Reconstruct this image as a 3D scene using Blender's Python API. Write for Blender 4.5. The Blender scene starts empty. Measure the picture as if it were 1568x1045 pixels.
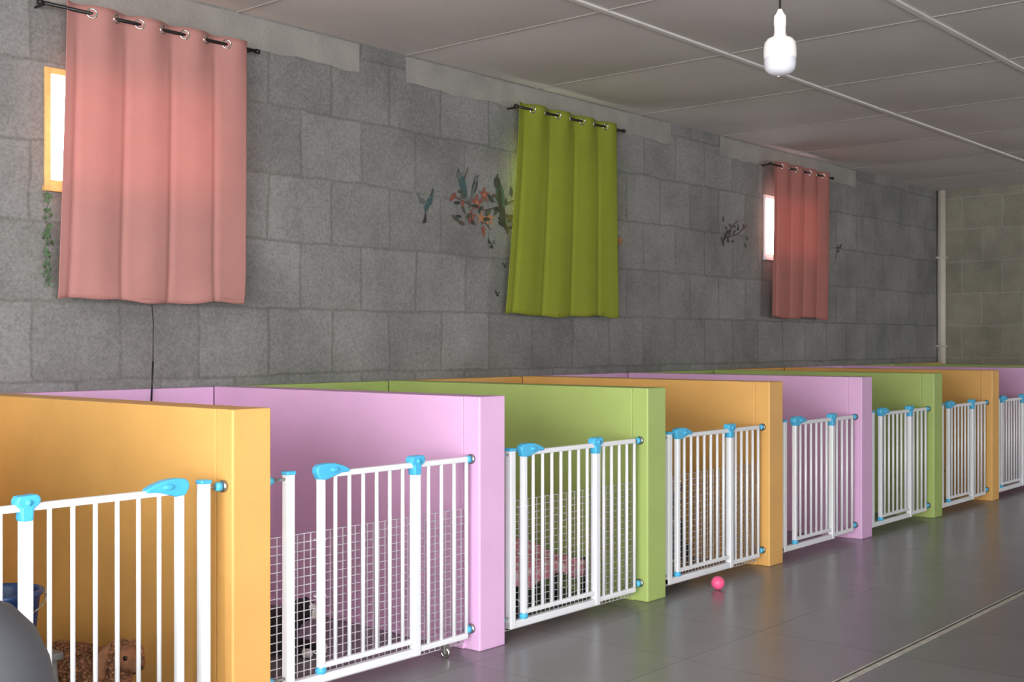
import bpy, bmesh, math, random
from mathutils import Vector, Matrix, noise
random.seed(7)
scene = bpy.context.scene
scene.view_settings.view_transform = 'Standard'
scene.view_settings.look = 'None'

def lin(c):
    out = []
    for v in c:
        v = v / 255.0
        out.append(v / 12.92 if v <= 0.04045 else ((v + 0.055) / 1.055) ** 2.4)
    return (out[0], out[1], out[2], 1.0)

# ------------------------------------------------------------------ materials
def pbr(name, col, rough=0.5, var=0.12, vscale=6.0, bump=0.0, bscale=60.0, metal=0.0, coords='Object', translucent=0.0, spec=0.5):
    m = bpy.data.materials.new(name)
    m.use_nodes = True
    nt = m.node_tree
    N, L = nt.nodes, nt.links
    b = N['Principled BSDF']
    b.inputs['Roughness'].default_value = rough
    b.inputs['Metallic'].default_value = metal
    b.inputs['Specular IOR Level'].default_value = spec
    tc = N.new('ShaderNodeTexCoord')
    nz = N.new('ShaderNodeTexNoise')
    nz.inputs['Scale'].default_value = vscale
    nz.inputs['Detail'].default_value = 5
    L.new(tc.outputs[coords], nz.inputs['Vector'])
    c = lin(col)
    cr = N.new('ShaderNodeValToRGB')
    cr.color_ramp.elements[0].position = 0.3
    cr.color_ramp.elements[1].position = 0.7
    cr.color_ramp.elements[0].color = (c[0]*(1-var), c[1]*(1-var), c[2]*(1-var), 1)
    cr.color_ramp.elements[1].color = (min(1, c[0]*(1+var)), min(1, c[1]*(1+var)), min(1, c[2]*(1+var)), 1)
    L.new(nz.outputs['Fac'], cr.inputs['Fac'])
    L.new(cr.outputs['Color'], b.inputs['Base Color'])
    if bump > 0:
        n2 = N.new('ShaderNodeTexNoise')
        n2.inputs['Scale'].default_value = bscale
        n2.inputs['Detail'].default_value = 4
        L.new(tc.outputs[coords], n2.inputs['Vector'])
        bp = N.new('ShaderNodeBump')
        bp.inputs['Strength'].default_value = bump
        bp.inputs['Distance'].default_value = 0.01
        L.new(n2.outputs['Fac'], bp.inputs['Height'])
        L.new(bp.outputs['Normal'], b.inputs['Normal'])
    if translucent > 0:
        out = N['Material Output']
        tr = N.new('ShaderNodeBsdfTranslucent')
        L.new(cr.outputs['Color'], tr.inputs['Color'])
        mx = N.new('ShaderNodeMixShader')
        mx.inputs['Fac'].default_value = translucent
        L.new(b.outputs['BSDF'], mx.inputs[1])
        L.new(tr.outputs['BSDF'], mx.inputs[2])
        L.new(mx.outputs['Shader'], out.inputs['Surface'])
    return m

def block_mat(name, axis, c1, c2, cm):
    m = bpy.data.materials.new(name)
    m.use_nodes = True
    nt = m.node_tree
    N, L = nt.nodes, nt.links
    b = N['Principled BSDF']
    b.inputs['Roughness'].default_value = 0.9
    b.inputs['Specular IOR Level'].default_value = 0.2
    g = N.new('ShaderNodeNewGeometry')
    wn = N.new('ShaderNodeTexNoise'); wn.inputs['Scale'].default_value = 3.0; wn.inputs['Detail'].default_value = 5
    L.new(g.outputs['Position'], wn.inputs['Vector'])
    sub = N.new('ShaderNodeVectorMath'); sub.operation = 'SUBTRACT'; sub.inputs[1].default_value = (0.5, 0.5, 0.5)
    L.new(wn.outputs['Color'], sub.inputs[0])
    sc = N.new('ShaderNodeVectorMath'); sc.operation = 'SCALE'; sc.inputs['Scale'].default_value = 0.055
    L.new(sub.outputs[0], sc.inputs[0])
    ad = N.new('ShaderNodeVectorMath'); ad.operation = 'ADD'
    L.new(g.outputs['Position'], ad.inputs[0]); L.new(sc.outputs[0], ad.inputs[1])
    sp = N.new('ShaderNodeSeparateXYZ'); L.new(ad.outputs[0], sp.inputs[0])
    cb = N.new('ShaderNodeCombineXYZ')
    L.new(sp.outputs[axis], cb.inputs[0]); L.new(sp.outputs['Z'], cb.inputs[1])
    br = N.new('ShaderNodeTexBrick')
    br.inputs['Scale'].default_value = 1.0
    br.inputs['Brick Width'].default_value = 0.44
    br.inputs['Row Height'].default_value = 0.36
    br.inputs['Mortar Size'].default_value = 0.014
    br.inputs['Mortar Smooth'].default_value = 1.0
    br.inputs['Color1'].default_value = lin(c1)
    br.inputs['Color2'].default_value = lin(c2)
    br.inputs['Mortar'].default_value = lin(cm)
    L.new(cb.outputs[0], br.inputs['Vector'])
    # patches
    n1 = N.new('ShaderNodeTexNoise'); n1.inputs['Scale'].default_value = 1.6; n1.inputs['Detail'].default_value = 6; n1.inputs['Roughness'].default_value = 0.65
    L.new(g.outputs['Position'], n1.inputs['Vector'])
    r1 = N.new('ShaderNodeMapRange'); r1.inputs['From Min'].default_value = 0.3; r1.inputs['From Max'].default_value = 0.7
    r1.inputs['To Min'].default_value = 0.76; r1.inputs['To Max'].default_value = 1.24
    L.new(n1.outputs['Fac'], r1.inputs['Value'])
    n2 = N.new('ShaderNodeTexNoise'); n2.inputs['Scale'].default_value = 75; n2.inputs['Detail'].default_value = 5; n2.inputs['Roughness'].default_value = 0.75
    L.new(g.outputs['Position'], n2.inputs['Vector'])
    r2 = N.new('ShaderNodeMapRange'); r2.inputs['From Min'].default_value = 0.33; r2.inputs['From Max'].default_value = 0.67
    r2.inputs['To Min'].default_value = 0.74; r2.inputs['To Max'].default_value = 1.24
    L.new(n2.outputs['Fac'], r2.inputs['Value'])
    mu = N.new('ShaderNodeMath'); mu.operation = 'MULTIPLY'
    L.new(r1.outputs[0], mu.inputs[0]); L.new(r2.outputs[0], mu.inputs[1])
    vm = N.new('ShaderNodeVectorMath'); vm.operation = 'SCALE'
    L.new(br.outputs['Color'], vm.inputs[0]); L.new(mu.outputs[0], vm.inputs['Scale'])
    L.new(vm.outputs[0], b.inputs['Base Color'])
    inv = N.new('ShaderNodeMath'); inv.operation = 'MULTIPLY_ADD'
    inv.inputs[1].default_value = -0.3
    L.new(br.outputs['Fac'], inv.inputs[0]); L.new(n2.outputs['Fac'], inv.inputs[2])
    bp = N.new('ShaderNodeBump'); bp.inputs['Strength'].default_value = 0.5; bp.inputs['Distance'].default_value = 0.010
    L.new(inv.outputs[0], bp.inputs['Height']); L.new(bp.outputs['Normal'], b.inputs['Normal'])
    return m

def floor_mat():
    m = bpy.data.materials.new('grey_floor_tile')
    m.use_nodes = True
    nt = m.node_tree
    N, L = nt.nodes, nt.links
    b = N['Principled BSDF']
    g = N.new('ShaderNodeNewGeometry')
    mp = N.new('ShaderNodeMapping'); mp.inputs['Location'].default_value = (0.2, 0.47, 0)
    L.new(g.outputs['Position'], mp.inputs['Vector'])
    br = N.new('ShaderNodeTexBrick'); br.offset = 0.0
    br.inputs['Scale'].default_value = 1.0
    br.inputs['Brick Width'].default_value = 0.6
    br.inputs['Row Height'].default_value = 0.6
    br.inputs['Mortar Size'].default_value = 0.0035
    br.inputs['Mortar Smooth'].default_value = 0.3
    br.inputs['Color1'].default_value = lin((118, 116, 117))
    br.inputs['Color2'].default_value = lin((123, 121, 122))
    br.inputs['Mortar'].default_value = lin((96, 95, 96))
    L.new(mp.outputs[0], br.inputs['Vector'])
    n1 = N.new('ShaderNodeTexNoise'); n1.inputs['Scale'].default_value = 2.0; n1.inputs['Detail'].default_value = 4; n1.inputs['Roughness'].default_value = 0.5
    L.new(g.outputs['Position'], n1.inputs['Vector'])
    r1 = N.new('ShaderNodeMapRange'); r1.inputs['From Min'].default_value = 0.3; r1.inputs['From Max'].default_value = 0.7
    r1.inputs['To Min'].default_value = 0.95; r1.inputs['To Max'].default_value = 1.05
    L.new(n1.outputs['Fac'], r1.inputs['Value'])
    vm = N.new('ShaderNodeVectorMath'); vm.operation = 'SCALE'
    L.new(br.outputs['Color'], vm.inputs[0]); L.new(r1.outputs[0], vm.inputs['Scale'])
    L.new(vm.outputs[0], b.inputs['Base Color'])
    b.inputs['Roughness'].default_value = 0.27
    return m

M = {}
M['wall_b'] = block_mat('concrete_block_back', 'X', (143, 143, 142), (131, 131, 129), (121, 121, 118))
M['wall_r'] = block_mat('concrete_block_side', 'Y', (160, 157, 144), (148, 145, 132), (166, 163, 152))
M['plaster'] = pbr('cement_render', (154, 151, 146), 0.9, 0.12, 5, 0.4, 50, coords='Object')
M['ceiling'] = pbr('ceiling_board', (214, 209, 207), 0.85, 0.05, 1.5, 0.15, 40)
M['batten'] = pbr('ceiling_batten_white', (232, 229, 227), 0.6, 0.03, 5)
M['seam'] = pbr('ceiling_seam', (172, 166, 163), 0.8, 0.05, 5)
M['floor'] = floor_mat()
M['joint'] = pbr('floor_joint_filler', (186, 182, 170), 0.8, 0.2, 20)
M['joint_d'] = pbr('floor_joint_dark', (70, 68, 66), 0.8, 0.2, 20)
M['pink'] = pbr('pink_paint', (230, 184, 226), 0.45, 0.05, 3, 0.12, 30)
M['green'] = pbr('green_paint', (172, 194, 112), 0.45, 0.06, 3, 0.12, 30)
M['orange'] = pbr('orange_paint', (234, 180, 104), 0.45, 0.07, 3, 0.12, 30)
M['white'] = pbr('white_enamel', (240, 242, 246), 0.3, 0.02, 5)
M['blue'] = pbr('sky_blue_plastic', (82, 188, 232), 0.35, 0.04, 10)
M['steel'] = pbr('zinc_steel', (170, 170, 165), 0.35, 0.1, 30, metal=0.9)
M['wire'] = pbr('galvanised_wire', (196, 192, 198), 0.45, 0.1, 30, metal=0.0)
M['cur_pink'] = pbr('salmon_curtain_cloth', (206, 150, 144), 0.85, 0.03, 8, 0.2, 300, translucent=0.22, spec=0.15)
M['cur_green'] = pbr('olive_curtain_cloth', (146, 156, 56), 0.85, 0.03, 8, 0.2, 300, translucent=0.10, spec=0.15)
M['cur_coral'] = pbr('coral_curtain_cloth', (194, 130, 122), 0.85, 0.03, 8, 0.2, 300, translucent=0.20, spec=0.15)
M['black'] = pbr('black_metal', (28, 27, 28), 0.4, 0.1, 20)
M['chrome'] = pbr('nickel', (215, 212, 205), 0.2, 0.02, 20, metal=1.0)
M['pine'] = pbr('varnished_pine', (238, 186, 116), 0.5, 0.15, 12)
M['bulb'] = pbr('opal_bulb', (226, 222, 218), 0.35, 0.02, 5)
M['bulb_low'] = pbr('frosted_bulb_dome', (198, 198, 206), 0.15, 0.02, 5)
M['pipe'] = pbr('pvc_pipe', (214, 208, 196), 0.5, 0.05, 5)

# ------------------------------------------------------------------ mesh builder
class MB:
    def __init__(self):
        self.bm = bmesh.new(); self.mats = []
    def _add(self, t, mat, smooth=False, mtx=None):
        if mat not in self.mats: self.mats.append(mat)
        i = self.mats.index(mat)
        if mtx is not None: t.transform(mtx)
        for f in t.faces:
            f.material_index = i; f.smooth = smooth
        me = bpy.data.meshes.new('tmp'); t.to_mesh(me); t.free()
        self.bm.from_mesh(me); bpy.data.meshes.remove(me)
    def box(self, a, b, mat, bev=0.0, seg=2, rot=None):
        t = bmesh.new(); bmesh.ops.create_cube(t, size=1)
        c = [(a[i]+b[i])/2 for i in range(3)]; s = [abs(b[i]-a[i]) for i in range(3)]
        t.transform(Matrix.Diagonal((s[0], s[1], s[2], 1)))
        if bev > 0: bmesh.ops.bevel(t, geom=list(t.edges), offset=bev, segments=seg, affect='EDGES', profile=0.5)
        mt = Matrix.Translation(c)
        if rot is not None: mt = mt @ rot
        self._add(t, mat, False, mt)
    def tube(self, p, q, r, mat, seg=10, r2=None):
        p, q = Vector(p), Vector(q); d = q-p
        t = bmesh.new()
        bmesh.ops.create_cone(t, cap_ends=True, segments=seg, radius1=r, radius2=r if r2 is None else r2, depth=d.length)
        mt = Matrix.Translation((p+q)/2) @ d.to_track_quat('Z', 'Y').to_matrix().to_4x4()
        self._add(t, mat, True, mt)
    def path(self, pts, r, mat, seg=8):
        for i in range(len(pts)-1): self.tube(pts[i], pts[i+1], r, mat, seg)
        for p in pts[1:-1]: self.ball(p, (r, r, r), mat, 8)
    def ball(self, c, s, mat, seg=16, rot=None):
        t = bmesh.new(); bmesh.ops.create_uvsphere(t, u_segments=seg, v_segments=max(6, seg//2), radius=1)
        mt = Matrix.Translation(c)
        if rot is not None: mt = mt @ rot
        mt = mt @ Matrix.Diagonal((s[0], s[1], s[2], 1))
        self._add(t, mat, True, mt)
    def torus(self, c, n, R, r, mat, a=24, bq=8):
        t = bmesh.new(); rows = []
        for i in range(a):
            th = 2*math.pi*i/a; row = []
            for j in range(bq):
                ph = 2*math.pi*j/bq
                row.append(t.verts.new(((R+r*math.cos(ph))*math.cos(th), (R+r*math.cos(ph))*math.sin(th), r*math.sin(ph))))
            rows.append(row)
        for i in range(a):
            for j in range(bq):
                t.faces.new((rows[i][j], rows[(i+1) % a][j], rows[(i+1) % a][(j+1) % bq], rows[i][(j+1) % bq]))
        mt = Matrix.Translation(c) @ Vector(n).to_track_quat('Z', 'Y').to_matrix().to_4x4()
        self._add(t, mat, True, mt)
    def lathe(self, prof, c, mat, seg=32, mtx=None):
        t = bmesh.new(); rows = []
        for (r, z) in prof:
            rows.append([t.verts.new((r*math.cos(2*math.pi*i/seg), r*math.sin(2*math.pi*i/seg), z)) for i in range(seg)])
        for k in range(len(rows)-1):
            for i in range(seg):
                t.faces.new((rows[k][i], rows[k][(i+1) % seg], rows[k+1][(i+1) % seg], rows[k+1][i]))
        bmesh.ops.remove_doubles(t, verts=list(t.verts), dist=1e-5)
        bmesh.ops.recalc_face_normals(t, faces=list(t.faces))
        mt = Matrix.Translation(c)
        if mtx is not None: mt = mt @ mtx
        self._add(t, mat, True, mt)
    def prism(self, pts, th, mtx, mat, bev=0.0):
        t = bmesh.new()
        vs = [t.verts.new((p[0], -th/2, p[1])) for p in pts]
        f = t.faces.new(vs)
        r = bmesh.ops.extrude_face_region(t, geom=[f])
        vv = [e for e in r['geom'] if isinstance(e, bmesh.types.BMVert)]
        bmesh.ops.translate(t, verts=vv, vec=(0, th, 0))
        bmesh.ops.recalc_face_normals(t, faces=list(t.faces))
        if bev > 0: bmesh.ops.bevel(t, geom=list(t.edges), offset=bev, segments=2, affect='EDGES', profile=0.5)
        self._add(t, mat, False, mtx)
    def poly(self, pts, mat):
        t = bmesh.new(); t.faces.new([t.verts.new(p) for p in pts]); self._add(t, mat)
    def grid(self, fn, nu, nv, mat, smooth=True):
        t = bmesh.new()
        g = [[t.verts.new(fn(i/nu, j/nv)) for j in range(nv+1)] for i in range(nu+1)]
        for i in range(nu):
            for j in range(nv):
                t.faces.new((g[i][j], g[i+1][j], g[i+1][j+1], g[i][j+1]))
        self._add(t, mat, smooth)
    def obj(self, name, parent=None, origin=None):
        bm = self.bm
        if origin is None:
            xs = [v.co.x for v in bm.verts]; ys = [v.co.y for v in bm.verts]; zs = [v.co.z for v in bm.verts]
            origin = ((min(xs)+max(xs))/2, (min(ys)+max(ys))/2, min(zs))
        o0 = Vector(origin)
        bmesh.ops.translate(bm, verts=list(bm.verts), vec=-o0)
        me = bpy.data.meshes.new(name); bm.to_mesh(me); bm.free()
        for m in self.mats: me.materials.append(m)
        o = bpy.data.objects.new(name, me); scene.collection.objects.link(o)
        o.location = o0
        if parent is not None:
            o.parent = parent
            o.location = o0 - parent.location
        return o

def empty(name, loc):
    e = bpy.data.objects.new(name, None); e.location = loc; e.empty_display_size = 0.1
    scene.collection.objects.link(e); return e

# ------------------------------------------------------------------ room
X0, X1, Y0, Y1, H = -2.5, 13.4, -2.5, 5.1, 2.97
TW = 0.2
wins = [(2.70, 3.60, 1.96, 2.50), (6.02, 6.92, 1.98, 2.52), (9.33, 10.22, 2.00, 2.55)]
b = MB(); px = X0
for (a, c, z0, z1) in wins:
    b.box((px, Y1, 0), (a, Y1+TW, H), M['wall_b'])
    b.box((a, Y1, 0), (c, Y1+TW, z0), M['wall_b'])
    b.box((a, Y1, z1), (c, Y1+TW, H), M['wall_b'])
    px = c
b.box((px, Y1, 0), (X1+TW, Y1+TW, H), M['wall_b'])
b.obj('wall_back')
b = MB(); b.box((X1, Y0-TW, 0), (X1+TW, Y1, H), M['wall_r']); b.obj('wall_right')
def wall_open(name, axis, pos, a0, a1, opens, mat):
    b = MB(); p = a0
    def bx(u0, u1, z0, z1):
        if axis == 'x': b.box((u0, pos-TW, z0), (u1, pos, z1), mat)
        else: b.box((pos-TW, u0, z0), (pos, u1, z1), mat)
    for (u0, u1, z0, z1) in opens:
        bx(p, u0, 0, H)
        if z0 > 0: bx(u0, u1, 0, z0)
        bx(u0, u1, z1, H)
        p = u1
    bx(p, a1, 0, H)
    b.obj(name)
wall_open('wall_front', 'x', Y0, X0, X1, [(-1.6, 1.4, 0, 2.5), (10.4, 12.2, 0.9, 2.2)], M['wall_b'])
wall_open('wall_left', 'y', X0, Y0-TW, Y1+TW, [(-1.4, 2.6, 0, 2.6)], M['wall_r'])

b = MB(); b.box((X0-3, Y0-3, -0.15), (X1+TW, Y1+TW, 0), M['floor']); b.obj('floor')
b = MB()
b.box((X0, 1.912, 0.0), (X1, 1.934, 0.0015), M['joint'])
b.box((X0, 1.935, 0.0), (X1, 1.944, 0.0012), M['joint_d'])
b.box((X0, 1.945, 0.0), (X1, 1.953, 0.0015), M['joint'])
b.obj('trim_1')

# ceiling : sagging boards + battens
b = MB()
xs = []; x = 0.1-1.22*3
while x < X1: xs.append(x); x += 1.22
xs = [X0] + [q for q in xs if X0+0.05 < q < X1-0.05] + [X1]
ys = [Y1, 3.63, 2.42, 1.21, 0.0, -1.21, Y0]
for i in range(len(xs)-1):
    for j in range(len(ys)-1):
        xa, xb, ya, yb = xs[i], xs[i+1], ys[j], ys[j+1]
        sag = random.uniform(0.012, 0.034)
        def fn(u, v, xa=xa, xb=xb, ya=ya, yb=yb, sag=sag):
            return (xa+(xb-xa)*u, ya+(yb-ya)*v, H - sag*math.sin(math.pi*u)*math.sin(math.pi*v))
        b.grid(fn, 8, 8, M['ceiling'])
b.box((X0-TW, Y0-TW, H+0.002), (X1+TW, Y1+TW, H+0.12), M['ceiling'])
b.obj('ceiling', origin=(0, 0, H))
b = MB()
for y in ys[1:-1]:
    b.box((X0, y-0.018, H-0.012), (X1, y+0.018, H), M['batten'], 0.003)
for x in xs[1:-1]:
    b.box((x-0.006, Y0, H-0.006), (x+0.006, Y1, H), M['seam'], 0.002)
b.obj('trim_2')

# lintels / rendered bands above the windows
b = MB()
for (xa, xb) in [(1.9, 4.6), (4.98, 7.85), (8.6, 11.2)]:
    def fn(u, v, xa=xa, xb=xb):
        z = 2.80 + (H-0.01-2.80)*v
        if v == 0: z += 0.006*math.sin(u*31)+0.004*math.sin(u*77)
        return (xa+(xb-xa)*u, Y1-0.006, z)
    b.grid(fn, 60, 3, M['plaster'], False)
    b.box((xa, Y1-0.0055, 2.81), (xb, Y1, H-0.012), M['plaster'])
b.obj('trim_3')

# window frames
for n, (xa, xb, z0, z1) in enumerate(wins):
    b = MB(); w = 0.030; ya, yb = Y1-0.012, Y1+0.09
    fm = M['pine'] if n == 0 else M['white']
    b.box((xa, ya, z0), (xa+w, yb, z1), fm, 0.004)
    b.box((xb-w, ya, z0), (xb, yb, z1), fm, 0.004)
    b.box((xa+w, ya, z1-w), (xb-w, yb, z1), fm, 0.004)
    b.box((xa+w, ya, z0), (xb-w, yb, z0+w), fm, 0.004)
    b.box(((xa+xb)/2-0.02, ya+0.04, z0+w), ((xa+xb)/2+0.02, yb, z1-w), M['white'], 0.004)
    b.box((xa-0.01, Y1-0.03, z0-0.025), (xb+0.01, Y1, z0), fm, 0.004)
    b.obj('window_%d' % (n+1))

# corner pipe
b = MB()
b.tube((13.35, 5.05, 0), (13.35, 5.05, H-0.002), 0.045, M['pipe'], 20)
b.box((13.30, 5.0, 2.2), (13.4, 5.1, 2.22), M['pipe'], 0.003)
b.box((13.30, 5.0, 1.2), (13.4, 5.1, 1.22), M['pipe'], 0.003)
b.obj('drain_pipe')

# ------------------------------------------------------------------ kennels
cyc = ['orange', 'pink', 'green']
def XR(k): return 2.51 + 1.203*k
TH = 0.155; PT = 1.03
for k in range(-2, 9):
    col = M[cyc[k % 3]]
    xr = XR(k); xl = xr-TH
    b = MB()
    b.box((xl, 3.315, 0.0), (xr, 5.02, PT), col, 0.004)
    b.box((xl-0.001, 3.22, 0.0), (xr+0.001, 3.315, PT+0.001), col, 0.006)
    b.box((xl-0.012, 3.300, 0.0), (xr+0.002, 4.98, 0.035), col, 0.006)
    b.obj('kennel_partition')
for k in range(-1, 10):
    col = M[cyc[k % 3]]
    b = MB()
    xa, xb = XR(k-1)+0.0005, XR(k)-TH-0.0005
    if k == 9: xb = 13.3
    b.box((xa, 5.021, 0.0), (xb, 5.099, PT-0.002), col, 0.004)
    b.obj('kennel_back_panel')

GY = 3.262
def handle(b, x, z, d):
    pts = [(-0.03, 0.0), (-0.028, 0.018), (-0.012, 0.028), (0.02, 0.031), (0.06, 0.028), (0.10, 0.016), (0.125, 0.004),
           (0.125, -0.008), (0.09, -0.008), (0.05, -0.018), (0.02, -0.028), (-0.015, -0.026)]
    if d < 0: pts = [(-p[0], p[1]) for p in pts][::-1]
    b.prism(pts, 0.034, Matrix.Translation((x, GY, z)), M['blue'], 0.006)
    b.ball((x+0.05*d, GY-0.019, z+0.006), (0.022, 0.008, 0.010), M['blue'], 12)
def hinge(b, x, z):
    pts = [(-0.036, 0.010), (-0.028, 0.024), (0.028, 0.026), (0.040, 0.014), (0.034, -0.004), (0.018, -0.014), (0.016, -0.05),
           (-0.02, -0.05), (-0.022, -0.012), (-0.034, -0.004)]
    b.prism(pts, 0.040, Matrix.Translation((x, GY, z)), M['blue'], 0.006)
    b.tube((x, GY-0.026, z+0.004), (x, GY+0.026, z+0.004), 0.009, M['blue'], 12)
def mount(b, xw, xp, z):
    s = 1 if xp > xw else -1
    b.tube((xw, GY, z), (xw+0.010*s, GY, z), 0.020, M['steel'], 16)
    b.tube((xw, GY, z), (xp, GY, z), 0.0055, M['steel'], 10)
    b.tube((xw+0.016*s, GY, z), (xw+0.034*s, GY, z), 0.017, M['blue'], 16, 0.013)
def gate(x0, x1, post, leafs, hing, end, flip=False, mesh=True, name='safety_gate'):
    def P(t): return (x1-t) if flip else (x0+t)
    b = MB(); zt = 0.79; wh = M['white']
    def vb(t, w, za, zb):
        x = P(t); b.box((x-w/2, GY-w/2, za), (x+w/2, GY+w/2, zb), wh, 0.005)
    vb(post, 0.034, 0.045, zt+0.008)
    vb(hing, 0.034, 0.045, zt)
    vb(leafs, 0.026, 0.085, zt-0.005)
    b.box((P(post)-0.02, GY-0.02, zt+0.002), (P(post)+0.02, GY+0.02, zt+0.016), M['blue'], 0.005)
    lo, hi = sorted((P(post), P(hing)))
    b.box((lo-0.017, GY-0.014, 0.045), (hi+0.017, GY+0.014, 0.075), wh, 0.004)
    lo, hi = sorted((P(leafs), P(hing)))
    b.box((lo, GY-0.011, zt-0.022), (hi, GY+0.011, zt), wh, 0.005)
    b.box((lo, GY-0.011, 0.092), (hi, GY+0.011, 0.112), wh, 0.005)
    n = max(2, round((hi-lo)/0.068))
    for i in range(1, n):
        x = lo+(hi-lo)*i/n
        b.tube((x, GY, 0.10), (x, GY, zt-0.01), 0.0076, wh, 10)
    if end > hing+0.08:
        lo, hi = sorted((P(hing), P(end)))
        b.box((lo, GY-0.011, zt-0.022), (hi, GY+0.011, zt), wh, 0.005)
        b.box((lo, GY-0.012, 0.055), (hi, GY+0.012, 0.078), wh, 0.005)
        n = max(2, round((hi-lo)/0.068))
        for i in range(1, n+1):
            x = lo+(hi-lo)*i/n if not flip else hi-(hi-lo)*i/n
            b.tube((x, GY, 0.065), (x, GY, zt-0.01), 0.0078, wh, 10)
    handle(b, P(leafs), zt+0.0, -1 if flip else 1)
    hinge(b, P(hing), zt+0.0)
    b.ball((P(leafs), GY, 0.085), (0.022, 0.02, 0.018), M['blue'], 12)
    for z in (zt-0.012, 0.09):
        if flip:
            mount(b, x1, P(post), z); mount(b, x0, P(end), z)
        else:
            mount(b, x0, P(post), z); mount(b, x1, P(end), z)
    if mesh:
        ya = GY+0.025; xa, xb = x0+0.014, x1-0.014; w = 0.0015
        x = xa
        while x < xb: b.box((x-w, ya-w, 0.03), (x+w, ya+w, 0.575), M['wire']); x += 0.030
        z = 0.03
        while z < 0.58: b.box((xa, ya+w, z-w), (xb, ya+3*w, z+w), M['wire']); z += 0.0303
        for z in (0.15, 0.35, 0.55):
            for t in (leafs, hing):
                b.torus((P(t), GY+0.006, z), (0, 0, 1), 0.022, 0.0018, M['white'], 14, 6)
    return b.obj(name)
for k in range(-1, 9):
    x0, x1 = XR(k-1)+0.003, XR(k)-TH-0.003
    if k == 0: gate(x0, x1, 0.08, 0.172, 0.68, 0.98, flip=True, mesh=False)
    elif k == 1: gate(x0, x1, 0.105, 0.25, 0.72, 1.01, mesh=True)
    elif k in (2, 3, 7): gate(x0, x1, 0.08, 0.165, 0.68, 0.99, mesh=True)
    else: gate(x0, x1, 0.08, 0.22, 0.70, 0.99, mesh=False)

# caster hanging below pink gate
b = MB()
b.torus((3.40, 3.262, 0.022), (1, 0.3, 0), 0.016, 0.006, M['chrome'], 18, 8)
b.tube((3.39, 3.262, 0.022), (3.41, 3.262, 0.022), 0.008, M['steel'], 12)
b.box((3.385, 3.252, 0.022), (3.415, 3.272, 0.054), M['steel'], 0.003)
b.obj('gate_caster')

# ------------------------------------------------------------------ curtains
def curtain(name, xl_t, xr_t, xl_b, xr_b, zt, zb, rz, mat, periods=4, ra=None, rb=None, ph=0.0, curl=0.0):
    RY = 5.0
    e = empty(name, ((xl_t+xr_t)/2, RY, zb))
    def cloth(u, v):
        w = u*periods*2*math.pi + math.pi
        xl = xl_t+(xl_b-xl_t)*(v**1.3); xr = xr_t+(xr_b-xr_t)*(v**1.6)
        x = xl+(xr-xl)*u
        amp = 0.004 + 0.018*math.exp(-v*7.5)
        s = math.sin(w)
        crease = max(0.0, -s)**10
        y = RY - amp*s - 0.004 + 0.009*crease*(1-math.exp(-v*6)) + 0.006*v*math.sin(3.3*u*math.pi*2+1.0+ph)
        z = zt + (zb-zt)*v
        z += v*(0.008*math.sin(u*9+ph) - 0.004*s)
        if v > 0.85: y += curl*((v-0.85)/0.15)**2*math.sin(u*14+ph)
        z -= 0.004*(1-v)*abs(s)
        return (x, min(y, 5.07), z)
    b = MB(); b.grid(cloth, 192, 50, mat)
    def hem(u, v):
        p = cloth(u, 1-0.018*v); return (p[0], p[1]-0.0015, p[2])
    b.grid(hem, 192, 1, mat)
    c = b.obj('cloth', e)
    s = c.modifiers.new('thick', 'SOLIDIFY'); s.thickness = 0.0015
    b = MB()
    for i in range(1, periods*2):
        u = i/(periods*2)
        p = cloth(u, (zt-rz)/(zt-zb)); q = cloth(u+0.004, (zt-rz)/(zt-zb))
        t = Vector((q[0]-p[0], q[1]-p[1], 0)).normalized(); n = Vector((t.y, -t.x, 0))
        b.torus((p[0], RY-0.004, rz), n, 0.021, 0.0055, M['chrome'], 24, 8)
    b.obj('eyelets', e)
    b = MB()
    b.tube((ra, RY, rz), (rb, RY, rz), 0.0085, M['black'], 12)
    for x, sgn in ((ra, -1), (rb, 1)):
        b.tube((x, RY, rz), (x+0.02*sgn, RY, rz), 0.013, M['black'], 12)
        b.tube((x-0.02*sgn, RY, rz), (x-0.02*sgn, Y1, rz), 0.006, M['black'], 8)
    b.obj('rod', e)
    return e
curtain('pink_curtain', 2.755, 3.74, 2.715, 3.735, 2.795, 1.445, 2.757, M['cur_pink'], ra=2.64, rb=3.80, curl=0.012)
curtain('green_curtain', 5.905, 6.985, 5.77, 7.005, 2.825, 1.43, 2.787, M['cur_green'], ra=5.885, rb=7.07, ph=1.0)
curtain('coral_curtain', 9.34, 10.40, 9.30, 10.36, 2.84, 1.47, 2.80, M['cur_coral'], ra=9.28, rb=10.47, ph=2.0)

# pull cord below the pink curtain
b = MB()
b.path([(3.22, 5.06, 1.94), (3.21, 5.055, 1.6), (3.205, 5.01, 1.35), (3.20, 5.005, 1.16)], 0.0022, M['black'], 6)
b.path([(3.20, 5.005, 1.16), (3.19, 5.004, 0.95), (3.185, 5.004, 0.6)], 0.0045, M['black'], 8)
b.obj('pull_cord')

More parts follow.
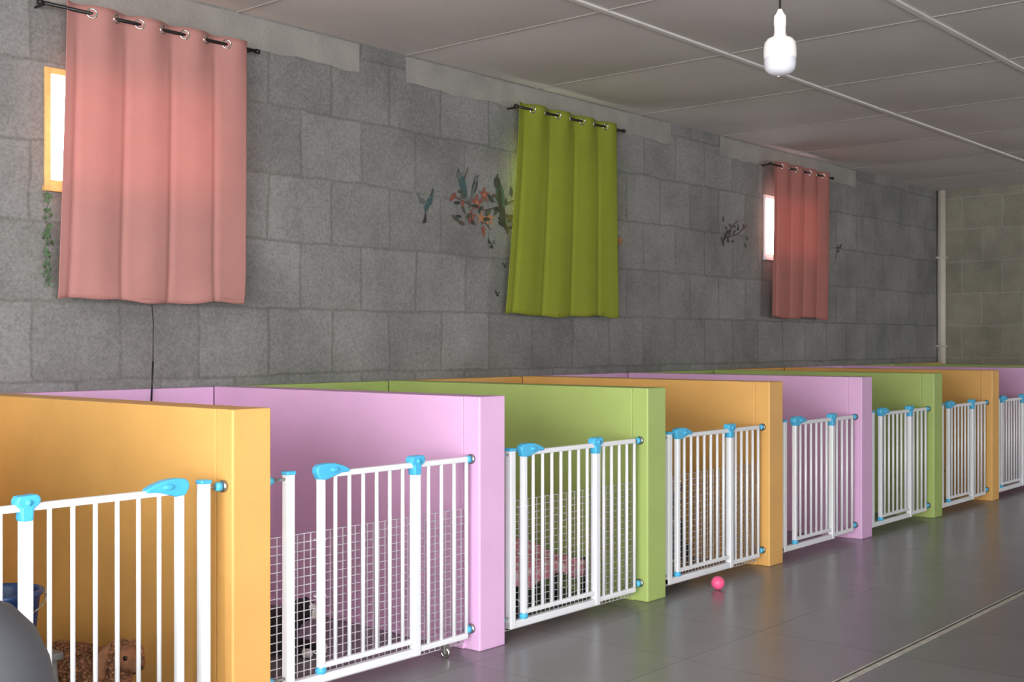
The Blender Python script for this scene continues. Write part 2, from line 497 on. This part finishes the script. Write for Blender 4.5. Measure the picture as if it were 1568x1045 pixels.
# ivy garland
M['leaf'] = pbr('ivy_leaf', (84, 110, 78), 0.5, 0.3, 40)
b = MB(); pts = []
for i in range(14):
    z = 1.95-0.45*i/13
    pts.append((2.70+0.012*math.sin(i*1.3), 5.07+0.008*math.cos(i), z))
b.path(pts, 0.002, M['leaf'], 5)
for i in range(36):
    z = random.uniform(1.50, 1.92); s = random.uniform(0.010, 0.020)
    rot = Matrix.Rotation(random.uniform(0, 6.28), 4, 'Y') @ Matrix.Rotation(random.uniform(-0.6, 0.6), 4, 'X')
    mt = Matrix.Translation((2.70+random.uniform(-0.016, 0.018), 5.062+random.uniform(-0.015, 0.015), z)) @ rot
    ps = [(0, -s), (s*0.7, -s*0.3), (s*0.45, s*0.2), (0, s), (-s*0.45, s*0.2), (-s*0.7, -s*0.3)]
    b.poly([mt @ Vector((p[0], 0.002*(1 if abs(p[0]) > 0 else 0), p[1])) for p in ps], M['leaf'])
b.obj('ivy_garland')

# ------------------------------------------------------------------ wall decals
D = {n: pbr('decal_'+n, c, 0.6, 0.25, 60) for n, c in dict(teal=(60, 88, 88), dark=(48, 50, 50), red=(134, 72, 62), org=(168, 116, 78), leaf=(66, 72, 56), brown=(82, 68, 58), grey=(94, 100, 100)).items()}
DY = Y1-0.004
class Dec(MB):
    n = 0
    def shp(self, pts, mat):
        Dec.n += 1
        y = DY-0.00012*(Dec.n % 20)
        self.prism(pts, 0.0015, Matrix.Translation((0, y, 0)), mat)
    def ell(self, x, z, a, c, ang, mat, n=14, taper=0.0):
        ps = []
        for i in range(n):
            t = 2*math.pi*i/n; px = a*math.cos(t); pz = c*math.sin(t)*(1-taper*math.cos(t))
            ps.append((x+px*math.cos(ang)-pz*math.sin(ang), z+px*math.sin(ang)+pz*math.cos(ang)))
        self.shp(ps, mat)
    def leafs(self, x, z, l, ang, mat): self.ell(x+l/2*math.cos(ang), z+l/2*math.sin(ang), l/2, l*0.2, ang, mat, 10, 0.3)
    def stem(self, pts, w, mat):
        for i in range(len(pts)-1):
            p, q = Vector(pts[i]), Vector(pts[i+1]); d = (q-p).normalized(); nn = Vector((-d.y, d.x))*w/2
            self.shp([tuple(p+nn), tuple(q+nn), tuple(q-nn), tuple(p-nn)], mat)
    def flower(self, x, z, r, mat):
        for i in range(5): self.leafs(x, z, r, i*1.257+0.3, mat)
        self.ell(x, z, r*0.25, r*0.25, 0, D['org'])
    def parrot(self, x, z, s, ang, m1, m2):
        c, sn = math.cos(ang), math.sin(ang)
        def T(a, b_): return (x+s*(a*c-b_*sn), z+s*(a*sn+b_*c))
        self.ell(*T(0, 0), s*0.5, s*0.2, ang, m1, 16, -0.2)
        self.ell(*T(0.5, 0.06), s*0.2, s*0.17, ang, m2)
        self.shp([T(0.64, 0.10), T(0.80, -0.02), T(0.66, -0.04)], D['dark'])
        self.shp([T(-0.35, 0.1), T(-1.15, 0.04), T(-1.1, -0.08), T(-0.35, -0.12)], m2)
        self.ell(*T(-0.1, 0.04), s*0.42, s*0.10, ang-0.1, m2, 12)
b = Dec()
b.stem([(5.40, 2.16), (5.55, 2.12), (5.68, 2.10), (5.80, 2.13), (5.97, 2.19)], 0.010, D['brown'])
b.stem([(5.45, 2.14), (5.47, 2.25), (5.52, 2.36)], 0.006, D['brown'])
b.stem([(5.62, 2.10), (5.66, 2.03), (5.74, 1.98)], 0.006, D['brown'])
for i in range(38):
    x = random.uniform(5.38, 5.96); z = 2.12+random.uniform(-0.12, 0.10)
    b.leafs(x, z, random.uniform(0.04, 0.08), random.uniform(0, 6.28), D[random.choice(['leaf', 'leaf', 'dark', 'brown', 'red'])])
for (x, z, r, m) in [(5.60, 2.14, 0.06, 'red'), (5.67, 2.20, 0.05, 'red'), (5.55, 2.05, 0.045, 'red'), (5.72, 2.05, 0.05, 'org'), (5.64, 2.05, 0.04, 'org')]:
    b.flower(x, z, r, D[m])
b.parrot(5.47, 2.24, 0.14, 2.0, D['teal'], D['grey'])
b.parrot(5.58, 2.24, 0.11, 1.2, D['dark'], D['grey'])
b.parrot(5.83, 2.20, 0.19, 1.8, D['teal'], D['dark'])
b.ell(5.155, 2.09, 0.05, 0.018, 1.1, D['teal'], 12)
b.shp([(5.16, 2.10), (5.06, 2.15), (5.10, 2.09)], D['grey']); b.shp([(5.16, 2.11), (5.21, 2.20), (5.19, 2.09)], D['teal'])
b.shp([(5.14, 2.05), (5.11, 1.97), (5.145, 1.98)], D['dark']); b.stem([(5.18, 2.14), (5.20, 2.19)], 0.004, D['dark'])
for (x, z, s) in [(5.74, 1.89, 0.035), (5.80, 1.57, 0.022), (5.87, 1.76, 0.02)]:
    b.shp([(x, z), (x-s, z+s), (x-s*0.9, z-0.1*s)], D['dark']); b.shp([(x, z), (x+s*0.8, z+s*0.8), (x+s, z-0.1*s)], D['grey'])
    b.shp([(x, z), (x-s*0.6, z-s*0.8), (x-s*0.1, z-s*0.9)], D['dark']); b.shp([(x, z), (x+s*0.1, z-s*0.9), (x+s*0.6, z-s*0.7)], D['dark'])
b.obj('bird_wall_sticker')
b = Dec()
b.stem([(8.60, 2.10), (8.74, 2.14), (8.88, 2.17), (9.04, 2.26)], 0.008, D['brown'])
b.stem([(8.74, 2.14), (8.80, 2.24), (8.90, 2.29)], 0.006, D['brown'])
b.parrot(8.68, 2.14, 0.08, 0.9, D['brown'], D['dark'])
for i in range(16): b.leafs(random.uniform(8.62, 9.02), random.uniform(2.08, 2.27), 0.05, random.uniform(0, 6.28), D[random.choice(['brown', 'dark', 'leaf', 'brown'])])
b.obj('branch_wall_sticker')
b = Dec(); b.flower(7.17, 2.0, 0.04, D['org']); b.leafs(7.14, 1.99, 0.05, 3.0, D['org']); b.stem([(7.17, 2.0), (7.14, 1.93)], 0.004, D['leaf']); b.obj('flower_wall_sticker')
b = Dec(); b.flower(10.80, 2.16, 0.045, D['brown']); b.leafs(10.84, 2.17, 0.06, 0.8, D['brown']); b.stem([(10.80, 2.16), (10.74, 2.06)], 0.005, D['dark']); b.obj('flower_wall_sticker')

# ------------------------------------------------------------------ pendant bulb
bx, by = 2.90, 1.535
b = MB()
b.tube((bx, by, 2.135), (bx, by, H), 0.003, M['black'], 8)
b.lathe([(0.0, 2.966), (0.035, 2.964), (0.03, 2.945), (0.006, 2.93), (0.0, 2.93)], (bx, by, 0), M['white'])
b.lathe([(0.0, 2.150), (0.006, 2.148), (0.010, 2.138), (0.016, 2.13), (0.0165, 2.105), (0.015, 2.103), (0.0155, 2.085), (0.0, 2.085)], (bx, by, 0), M['bulb'])
b.lathe([(0.0145, 2.088), (0.018, 2.075), (0.034, 2.068), (0.041, 2.058), (0.0435, 2.04), (0.0435, 2.018), (0.0415, 2.016)], (bx, by, 0), M['bulb'])
b.lathe([(0.042, 2.0165), (0.0425, 2.0), (0.039, 1.985), (0.030, 1.976), (0.016, 1.971), (0.0, 1.970)], (bx, by, 0), M['bulb_low'])
b.obj('pendant_light_bulb')

# ------------------------------------------------------------------ pink ball
M['ball'] = pbr('pink_rubber', (252, 96, 148), 0.4, 0.03, 8)
b = MB(); b.ball((5.24, 3.12, 0.034), (0.034, 0.034, 0.034), M['ball'], 28)
b.torus((5.24, 3.12, 0.034), (0.3, 0.4, 1), 0.0335, 0.0012, M['ball'], 32, 6)
b.obj('pink_ball')

# ------------------------------------------------------------------ dog cot in green kennel
M['cot_fabric'] = pbr('dark_mesh_fabric', (40, 40, 44), 0.8, 0.1, 60)
def blanket_mat():
    m = pbr('pink_floral_blanket', (222, 130, 150), 0.9, 0.1, 8, 0.3, 60)
    N, L = m.node_tree.nodes, m.node_tree.links
    b_ = N['Principled BSDF']; tc = N.new('ShaderNodeTexCoord')
    v = N.new('ShaderNodeTexVoronoi'); v.inputs['Scale'].default_value = 14
    L.new(tc.outputs['Object'], v.inputs['Vector'])
    r = N.new('ShaderNodeValToRGB')
    r.color_ramp.elements[0].color = lin((250, 222, 226)); r.color_ramp.elements[0].position = 0.2
    r.color_ramp.elements[1].color = lin((234, 142, 160)); r.color_ramp.elements[1].position = 0.5
    L.new(v.outputs['Distance'], r.inputs['Fac']); L.new(r.outputs['Color'], b_.inputs['Base Color'])
    return m
M['blanket'] = blanket_mat()
e = empty('dog_cot', (4.42, 4.0, 0))
b = MB()
cx0, cx1, cy0, cy1 = 4.10, 4.73, 3.58, 4.40
for x in (cx0, cx1):
    for y in (cy0, cy1):
        b.tube((x, y, 0), (x, y, 0.17), 0.013, M['black'], 12); b.ball((x, y, 0.17), (0.015, 0.015, 0.012), M['black'], 10)
for y in (cy0, cy1): b.tube((cx0, y, 0.13), (cx1, y, 0.13), 0.012, M['black'], 12)
for x in (cx0, cx1): b.tube((x, cy0, 0.13), (x, cy1, 0.13), 0.012, M['black'], 12)
for x in (4.28, 4.50): b.tube((x, cy0, 0), (x, cy0, 0.13), 0.008, M['black'], 10)
b.obj('frame', e)
b = MB(); b.grid(lambda u, v: (cx0+(cx1-cx0)*u, cy0+(cy1-cy0)*v, 0.135-0.02*math.sin(math.pi*u)*math.sin(math.pi*v)), 12, 12, M['cot_fabric']); b.obj('sling', e)
def bl(u, v):
    x = cx0+0.02+(cx1-cx0-0.05)*u; y = cy0-0.018+(cy1-cy0)*v
    z = 0.165+0.02*noise.noise(Vector((u*5, v*6, 0)))+0.01*math.sin(u*11+v*7)+0.10*v
    if v < 0.12:
        k = (0.12-v)/0.12; z -= 0.045*k+0.02*k*math.sin(u*9); y = cy0-0.02+0.012*math.sin(u*22)*k
    return (x, y, z)
b = MB(); b.grid(bl, 40, 40, M['blanket']); o = b.obj('blanket', e)
s = o.modifiers.new('t', 'SOLIDIFY'); s.thickness = 0.008; s.offset = 1

# ------------------------------------------------------------------ bucket on a small stool inside the first kennel
M['navy'] = pbr('navy_plastic', (36, 62, 112), 0.4, 0.05, 10)
M['stool'] = pbr('grey_stool_plastic', (96, 94, 92), 0.5, 0.05, 10)
bc = (1.71, 3.48)
b = MB()
b.box((bc[0]-0.13, bc[1]-0.13, 0.295), (bc[0]+0.13, bc[1]+0.13, 0.32), M['stool'], 0.008)
for sx in (-1, 1):
    for sy in (-1, 1):
        b.tube((bc[0]+0.12*sx, bc[1]+0.12*sy, 0.0), (bc[0]+0.105*sx, bc[1]+0.105*sy, 0.30), 0.012, M['stool'], 10)
for sx in (-1, 1):
    b.tube((bc[0]+0.115*sx, bc[1]-0.113, 0.12), (bc[0]+0.115*sx, bc[1]+0.113, 0.12), 0.008, M['stool'], 8)
b.obj('step_stool')
b = MB()
b.lathe([(0.0, 0.3305), (0.085, 0.3305), (0.09, 0.34), (0.108, 0.50), (0.116, 0.502), (0.117, 0.516), (0.108, 0.518), (0.104, 0.505), (0.086, 0.35), (0.0, 0.347)], (bc[0], bc[1], -0.01), M['navy'], 40)
hp = [(bc[0]+0.118*math.cos(a), bc[1]-0.03-0.07*math.sin(a), 0.50-0.06*math.sin(a)) for a in [math.pi*i/12 for i in range(13)]]
b.path(hp, 0.003, M['steel'], 6)
b.obj('blue_bucket')

# ------------------------------------------------------------------ grey vacuum in the foreground
M['vac'] = pbr('dark_grey_plastic', (80, 82, 88), 0.65, 0.05, 8, 0.1, 200)
vx, vy = 1.25, 2.78
e = empty('drum_vacuum_cleaner', (vx, vy, 0))
b = MB()
b.lathe([(0.0, 0.07), (0.19, 0.07), (0.205, 0.09), (0.215, 0.36), (0.222, 0.365), (0.222, 0.385), (0.215, 0.39)], (vx, vy, 0), M['vac'], 48)
b.obj('drum', e)
b = MB()
b.lathe([(0.222, 0.392), (0.226, 0.40), (0.225, 0.43), (0.21, 0.50), (0.18, 0.57), (0.13, 0.625), (0.07, 0.65), (0.0, 0.655)], (vx, vy, 0), M['vac'], 48)
b.path([(vx-0.09, vy, 0.64), (vx-0.08, vy, 0.69), (vx+0.0, vy, 0.705), (vx+0.08, vy, 0.69), (vx+0.09, vy, 0.64)], 0.014, M['vac'], 10)
b.obj('motor_head', e)
b = MB()
for a in (0.2, 3.3, -1.3):
    c, s_ = math.cos(a), math.sin(a)
    b.box((vx+0.226*c-0.015, vy+0.226*s_-0.02, 0.35), (vx+0.226*c+0.015, vy+0.226*s_+0.02, 0.43), M['blue'], 0.006)
b.obj('latches', e)
b = MB()
for i in range(4):
    a = i*math.pi/2+0.6; x, y = vx+0.17*math.cos(a), vy+0.17*math.sin(a)
    b.tube((x-0.012, y, 0.03), (x+0.012, y, 0.03), 0.03, M['black'], 18); b.tube((x, y, 0.03), (x, y, 0.075), 0.010, M['black'], 10)
b.obj('casters', e)
b = MB()
hs = [(vx-0.2, vy, 0.3)]
for i in range(1, 25):
    t = i/24; hs.append((vx-0.2-0.25*math.sin(t*math.pi*0.9), vy-0.25*t, max(0.03, 0.3+0.15*math.sin(t*3)-0.42*t*t)))
b.path(hs, 0.02, M['black'], 12); b.obj('hose', e)

# ------------------------------------------------------------------ dogs
def blob(chains, voxel=0.009, sm=4):
    t = bmesh.new()
    for ch in chains:
        for i in range(len(ch)-1):
            p, q = ch[i], ch[i+1]
            d = (Vector(p[:3])-Vector(q[:3])).length
            n = max(1, int(d/(0.4*min(p[3], q[3])))+1)
            for j in range(n+1):
                f = j/n; c = [p[k]+(q[k]-p[k])*f for k in range(4)]
                bmesh.ops.create_icosphere(t, subdivisions=2, radius=c[3], matrix=Matrix.Translation(c[:3]))
    me = bpy.data.meshes.new('tmpblob'); t.to_mesh(me); t.free()
    o = bpy.data.objects.new('tmpblob', me); scene.collection.objects.link(o)
    r = o.modifiers.new('r', 'REMESH'); r.mode = 'VOXEL'; r.voxel_size = voxel
    s = o.modifiers.new('s', 'SMOOTH'); s.iterations = sm; s.factor = 0.6
    dg = bpy.context.evaluated_depsgraph_get(); dg.update()
    out = bpy.data.meshes.new_from_object(o.evaluated_get(dg))
    bpy.data.objects.remove(o)
    return out
def mirror(ch): return [(p[0], -p[1], p[2], p[3]) for p in ch]
LYING = [
    [(-.20, 0, .105, .09), (-.05, 0, .115, .095), (.08, 0, .115, .10), (.15, 0, .12, .085)],
    [(.14, 0, .13, .075), (.21, 0, .175, .058), (.255, 0, .215, .055)],
    [(.255, 0, .222, .058), (.295, 0, .222, .052)], [(.30, 0, .208, .034), (.345, 0, .20, .027), (.365, 0, .198, .023)],
    [(-.27, 0, .09, .022), (-.33, .04, .05, .017), (-.34, .11, .03, .015), (-.31, .14, .02, .012)]]
for c in ([(.11, .06, .08, .045), (.15, .075, .035, .032), (.30, .065, .024, .022), (.345, .065, .024, .026)],
          [(-.17, .075, .085, .07), (-.07, .11, .06, .045), (-.17, .125, .028, .024), (-.06, .13, .022, .022), (-.03, .13, .022, .024)]):
    LYING += [c, mirror(c)]
FLOP = [[(.25, .050, .258, .018), (.245, .070, .235, .022), (.245, .078, .185, .024), (.25, .076, .165, .018)]]
SIT = [
    [(-.13, 0, .10, .09), (-.08, 0, .18, .088), (-.01, 0, .25, .082), (.05, 0, .31, .075)],
    [(.05, 0, .31, .07), (.08, 0, .38, .052), (.10, 0, .43, .05)],
    [(.10, 0, .445, .055), (.14, 0, .445, .048)], [(.15, 0, .432, .032), (.20, 0, .42, .026), (.225, 0, .418, .022)],
    [(-.19, 0, .06, .022), (-.27, .04, .02, .016), (-.34, .08, .016, .012)]]
for c in ([(.06, .05, .28, .042), (.09, .055, .17, .026), (.095, .055, .04, .020), (.13, .055, .022, .022)],
          [(-.11, .07, .11, .075), (-.01, .10, .12, .05), (-.08, .105, .035, .024), (.05, .10, .022, .022)]):
    SIT += [c, mirror(c)]
PRICK = [[(.10, .035, .485, .020), (.095, .048, .52, .013), (.092, .055, .545, .007)]]
STAND = [
    [(-.17, 0, .26, .07), (-.05, 0, .265, .068), (.08, 0, .255, .08), (.13, 0, .27, .07)],
    [(.13, 0, .29, .06), (.19, 0, .35, .045), (.215, 0, .38, .045)],
    [(.215, 0, .385, .050), (.25, 0, .385, .044)], [(.26, 0, .373, .028), (.31, 0, .365, .022), (.325, 0, .363, .018)],
    [(-.23, 0, .29, .018), (-.29, 0, .34, .013), (-.31, 0, .40, .010)]]
for c in ([(.11, .05, .23, .035), (.10, .052, .13, .02), (.105, .052, .03, .015), (.13, .052, .018, .018)],
          [(-.17, .05, .23, .05), (-.13, .055, .15, .028), (-.20, .055, .09, .015), (-.19, .055, .03, .014), (-.165, .055, .018, .018)]):
    STAND += [c, mirror(c)]
PRICK2 = [[(.215, .03, .425, .017), (.21, .045, .40, .014), (.21, .055, .375, .010)]]

M['eye'] = pbr('dog_eye', (18, 12, 10), 0.1, 0.0, 5)
def dog(name, chains, ears, loc, ang, sc, mats, colfn, head, curls=0, curlmat=None):
    e = empty(name, loc); e.rotation_euler = (0, 0, ang); e.scale = (sc, sc, sc)
    def link(me, nm):
        for m in mats: me.materials.append(m)
        for p in me.polygons:
            p.use_smooth = True; p.material_index = colfn(p.center, nm)
        o = bpy.data.objects.new(nm, me); scene.collection.objects.link(o); o.parent = e; return o
    bme = blob(chains)
    for v in bme.vertices:
        v.co += v.normal*0.006*noise.noise(v.co*38)
        if v.co.z < 0.001: v.co.z = 0.001
    link(bme, 'body')
    ems = []
    for c in ears: ems += [c, mirror(c)]
    link(blob(ems, 0.006, 3), 'ears')
    hx, hy, hz, nx, nz = head
    b = MB()
    for s in (1, -1): b.ball((hx, s*hy, hz), (0.0085, 0.0075, 0.0085), M['eye'], 10)
    b.ball((nx, 0, nz), (0.011, 0.014, 0.010), M['eye'], 12)
    b.path([(nx-0.002, 0, nz-0.014), (nx-0.02, 0.018, nz-0.024)], 0.002, M['eye'], 5)
    b.path([(nx-0.002, 0, nz-0.014), (nx-0.02, -0.018, nz-0.024)], 0.002, M['eye'], 5)
    o = b.obj('face', None, origin=(0, 0, 0)); o.parent = e
    if curls:
        t = bmesh.new(); bmesh.ops.create_icosphere(t, subdivisions=1, radius=1)
        base = [v.co.copy() for v in t.verts]; fcs = [[v.index for v in f.verts] for f in t.faces]; t.free()
        V, F, MI = [], [], []
        vs = bme.vertices
        for i in random.sample(range(len(vs)), min(curls, len(vs))):
            v = vs[i]
            if v.co.x > 0.30 and v.co.z > 0.17 and abs(v.co.y) < 0.04: continue
            if v.co.z < 0.015: continue
            s = random.uniform(0.007, 0.013)
            mt = Matrix.Translation(v.co+v.normal*0.002) @ Matrix.Rotation(random.uniform(0, 3), 4, Vector((random.random(), random.random(), random.random())).normalized()) @ Matrix.Diagonal((s, s*0.6, s*0.8, 1))
            o0 = len(V); mi = random.randrange(len(curlmat))
            V += [mt @ q for q in base]
            for f in fcs: F.append([o0+q for q in f]); MI.append(mi)
        me = bpy.data.meshes.new('curly_coat'); me.from_pydata(V, [], F)
        for m in curlmat: me.materials.append(m)
        for p, mi in zip(me.polygons, MI): p.material_index = mi; p.use_smooth = True
        o = bpy.data.objects.new('curly_coat', me); scene.collection.objects.link(o); o.parent = e
    return e
br1 = pbr('brown_fur', (132, 88, 60), 0.85, 0.3, 30, 0.6, 120)
br2 = pbr('brown_fur_light', (158, 110, 76), 0.85, 0.3, 30, 0.6, 120)
br3 = pbr('brown_fur_dark', (104, 66, 44), 0.85, 0.3, 30, 0.6, 120)
bk = pbr('black_fur', (34, 32, 34), 0.7, 0.4, 30, 0.6, 150)
whf = pbr('white_fur', (226, 222, 216), 0.85, 0.08, 30, 0.6, 150)
tan = pbr('tan_fur', (166, 106, 60), 0.85, 0.2, 30, 0.6, 150)
dog('curly_brown_dog', LYING, FLOP, (2.17, 3.80, 0), -1.62, 0.92, [br1], lambda c, n: 0, (0.338, 0.028, 0.235, 0.387, 0.205), 3600, [br1, br2, br3, br1])
dog('black_and_white_dog', LYING, FLOP, (3.02, 3.95, 0), -1.30, 0.80, [bk, whf],
    lambda c, n: 1 if (n == 'body' and ((c.x > 0.325 and c.z > 0.15 and abs(c.y) < 0.025) or (c.x > 0.32 and c.z < 0.06))) else 0,
    (0.338, 0.028, 0.235, 0.387, 0.205), 0, [bk])
dog('black_and_tan_dog', SIT, PRICK, (5.52, 3.60, 0), -2.3, 0.88, [bk, tan],
    lambda c, n: 1 if (n == 'body' and ((c.x > 0.17 and c.z > 0.38 and c.z < 0.425) or (c.z < 0.08 and c.x > 0.05) or (c.x > 0.115 and 0.28 < c.z < 0.32))) else 0,
    (0.182, 0.026, 0.457, 0.246, 0.424), 0, [bk])
dog('small_tan_dog', STAND, PRICK2, (9.05, 3.62, 0), -1.9, 0.75, [tan, whf], lambda c, n: 1 if c.z < 0.06 else 0, (0.285, 0.024, 0.395, 0.343, 0.367))

for (x, y) in [(6.55, 3.75), (11.1, 3.8)]:
    b = MB()
    b.lathe([(0.0, 0.0), (0.095, 0.0), (0.10, 0.006), (0.082, 0.055), (0.076, 0.058), (0.07, 0.052), (0.06, 0.02), (0.0, 0.015)], (x, y, 0), M['black'], 32)
    b.obj('food_bowl')

# ------------------------------------------------------------------ light
w = bpy.data.worlds.new('World'); scene.world = w; w.use_nodes = True
bg = w.node_tree.nodes['Background']; bg.inputs['Color'].default_value = (0.98, 0.98, 0.98, 1); bg.inputs['Strength'].default_value = 15.0
def area(name, loc, rot, sx, sy, power, col, portal=False):
    l = bpy.data.lights.new(name, 'AREA'); l.shape = 'RECTANGLE'; l.size = sx; l.size_y = sy; l.energy = power; l.color = col
    if portal: l.cycles.is_portal = True
    o = bpy.data.objects.new(name, l); o.location = loc; o.rotation_euler = rot; scene.collection.objects.link(o); return o
R = math.radians
area('sky_portal', (X0-TW-0.01, 0.6, 1.3), (0, R(-90), 0), 2.6, 4.0, 1, (1, 1, 1), True)
area('sky_portal', (-0.1, Y0-TW-0.01, 1.25), (R(90), 0, 0), 3.0, 2.5, 1, (1, 1, 1), True)
area('sky_portal', (11.3, Y0-TW-0.01, 1.55), (R(90), 0, 0), 1.8, 1.3, 1, (1, 1, 1), True)
# added fill lamps outside the doors, aimed up and in to brighten the ceiling
area('ceiling_fill_left', (X0-0.9, 0.6, 0.25), (0, R(-145), 0), 1.4, 3.8, 60, (1.0, 0.96, 0.90))
area('ceiling_fill_front', (-0.1, Y0-0.9, 0.25), (R(145), 0, 0), 2.8, 1.4, 40, (1.0, 0.96, 0.90))
for n, (xa, xb, z0, z1) in enumerate(wins):
    area('sky_portal', ((xa+xb)/2, Y1+TW+0.01, (z0+z1)/2), (R(-90), 0, 0), xb-xa, z1-z0, 1, (1, 1, 1), True)

# ------------------------------------------------------------------ camera
cam = bpy.data.cameras.new('camera'); co = bpy.data.objects.new('camera', cam); scene.collection.objects.link(co)
co.location = (0, 0, 1.25); co.rotation_euler = (R(90), 0, R(40.6-90))
cam.sensor_width = 36; cam.lens = 36*1820/1568; cam.shift_y = 0.0016; cam.clip_start = 0.05
scene.camera = co
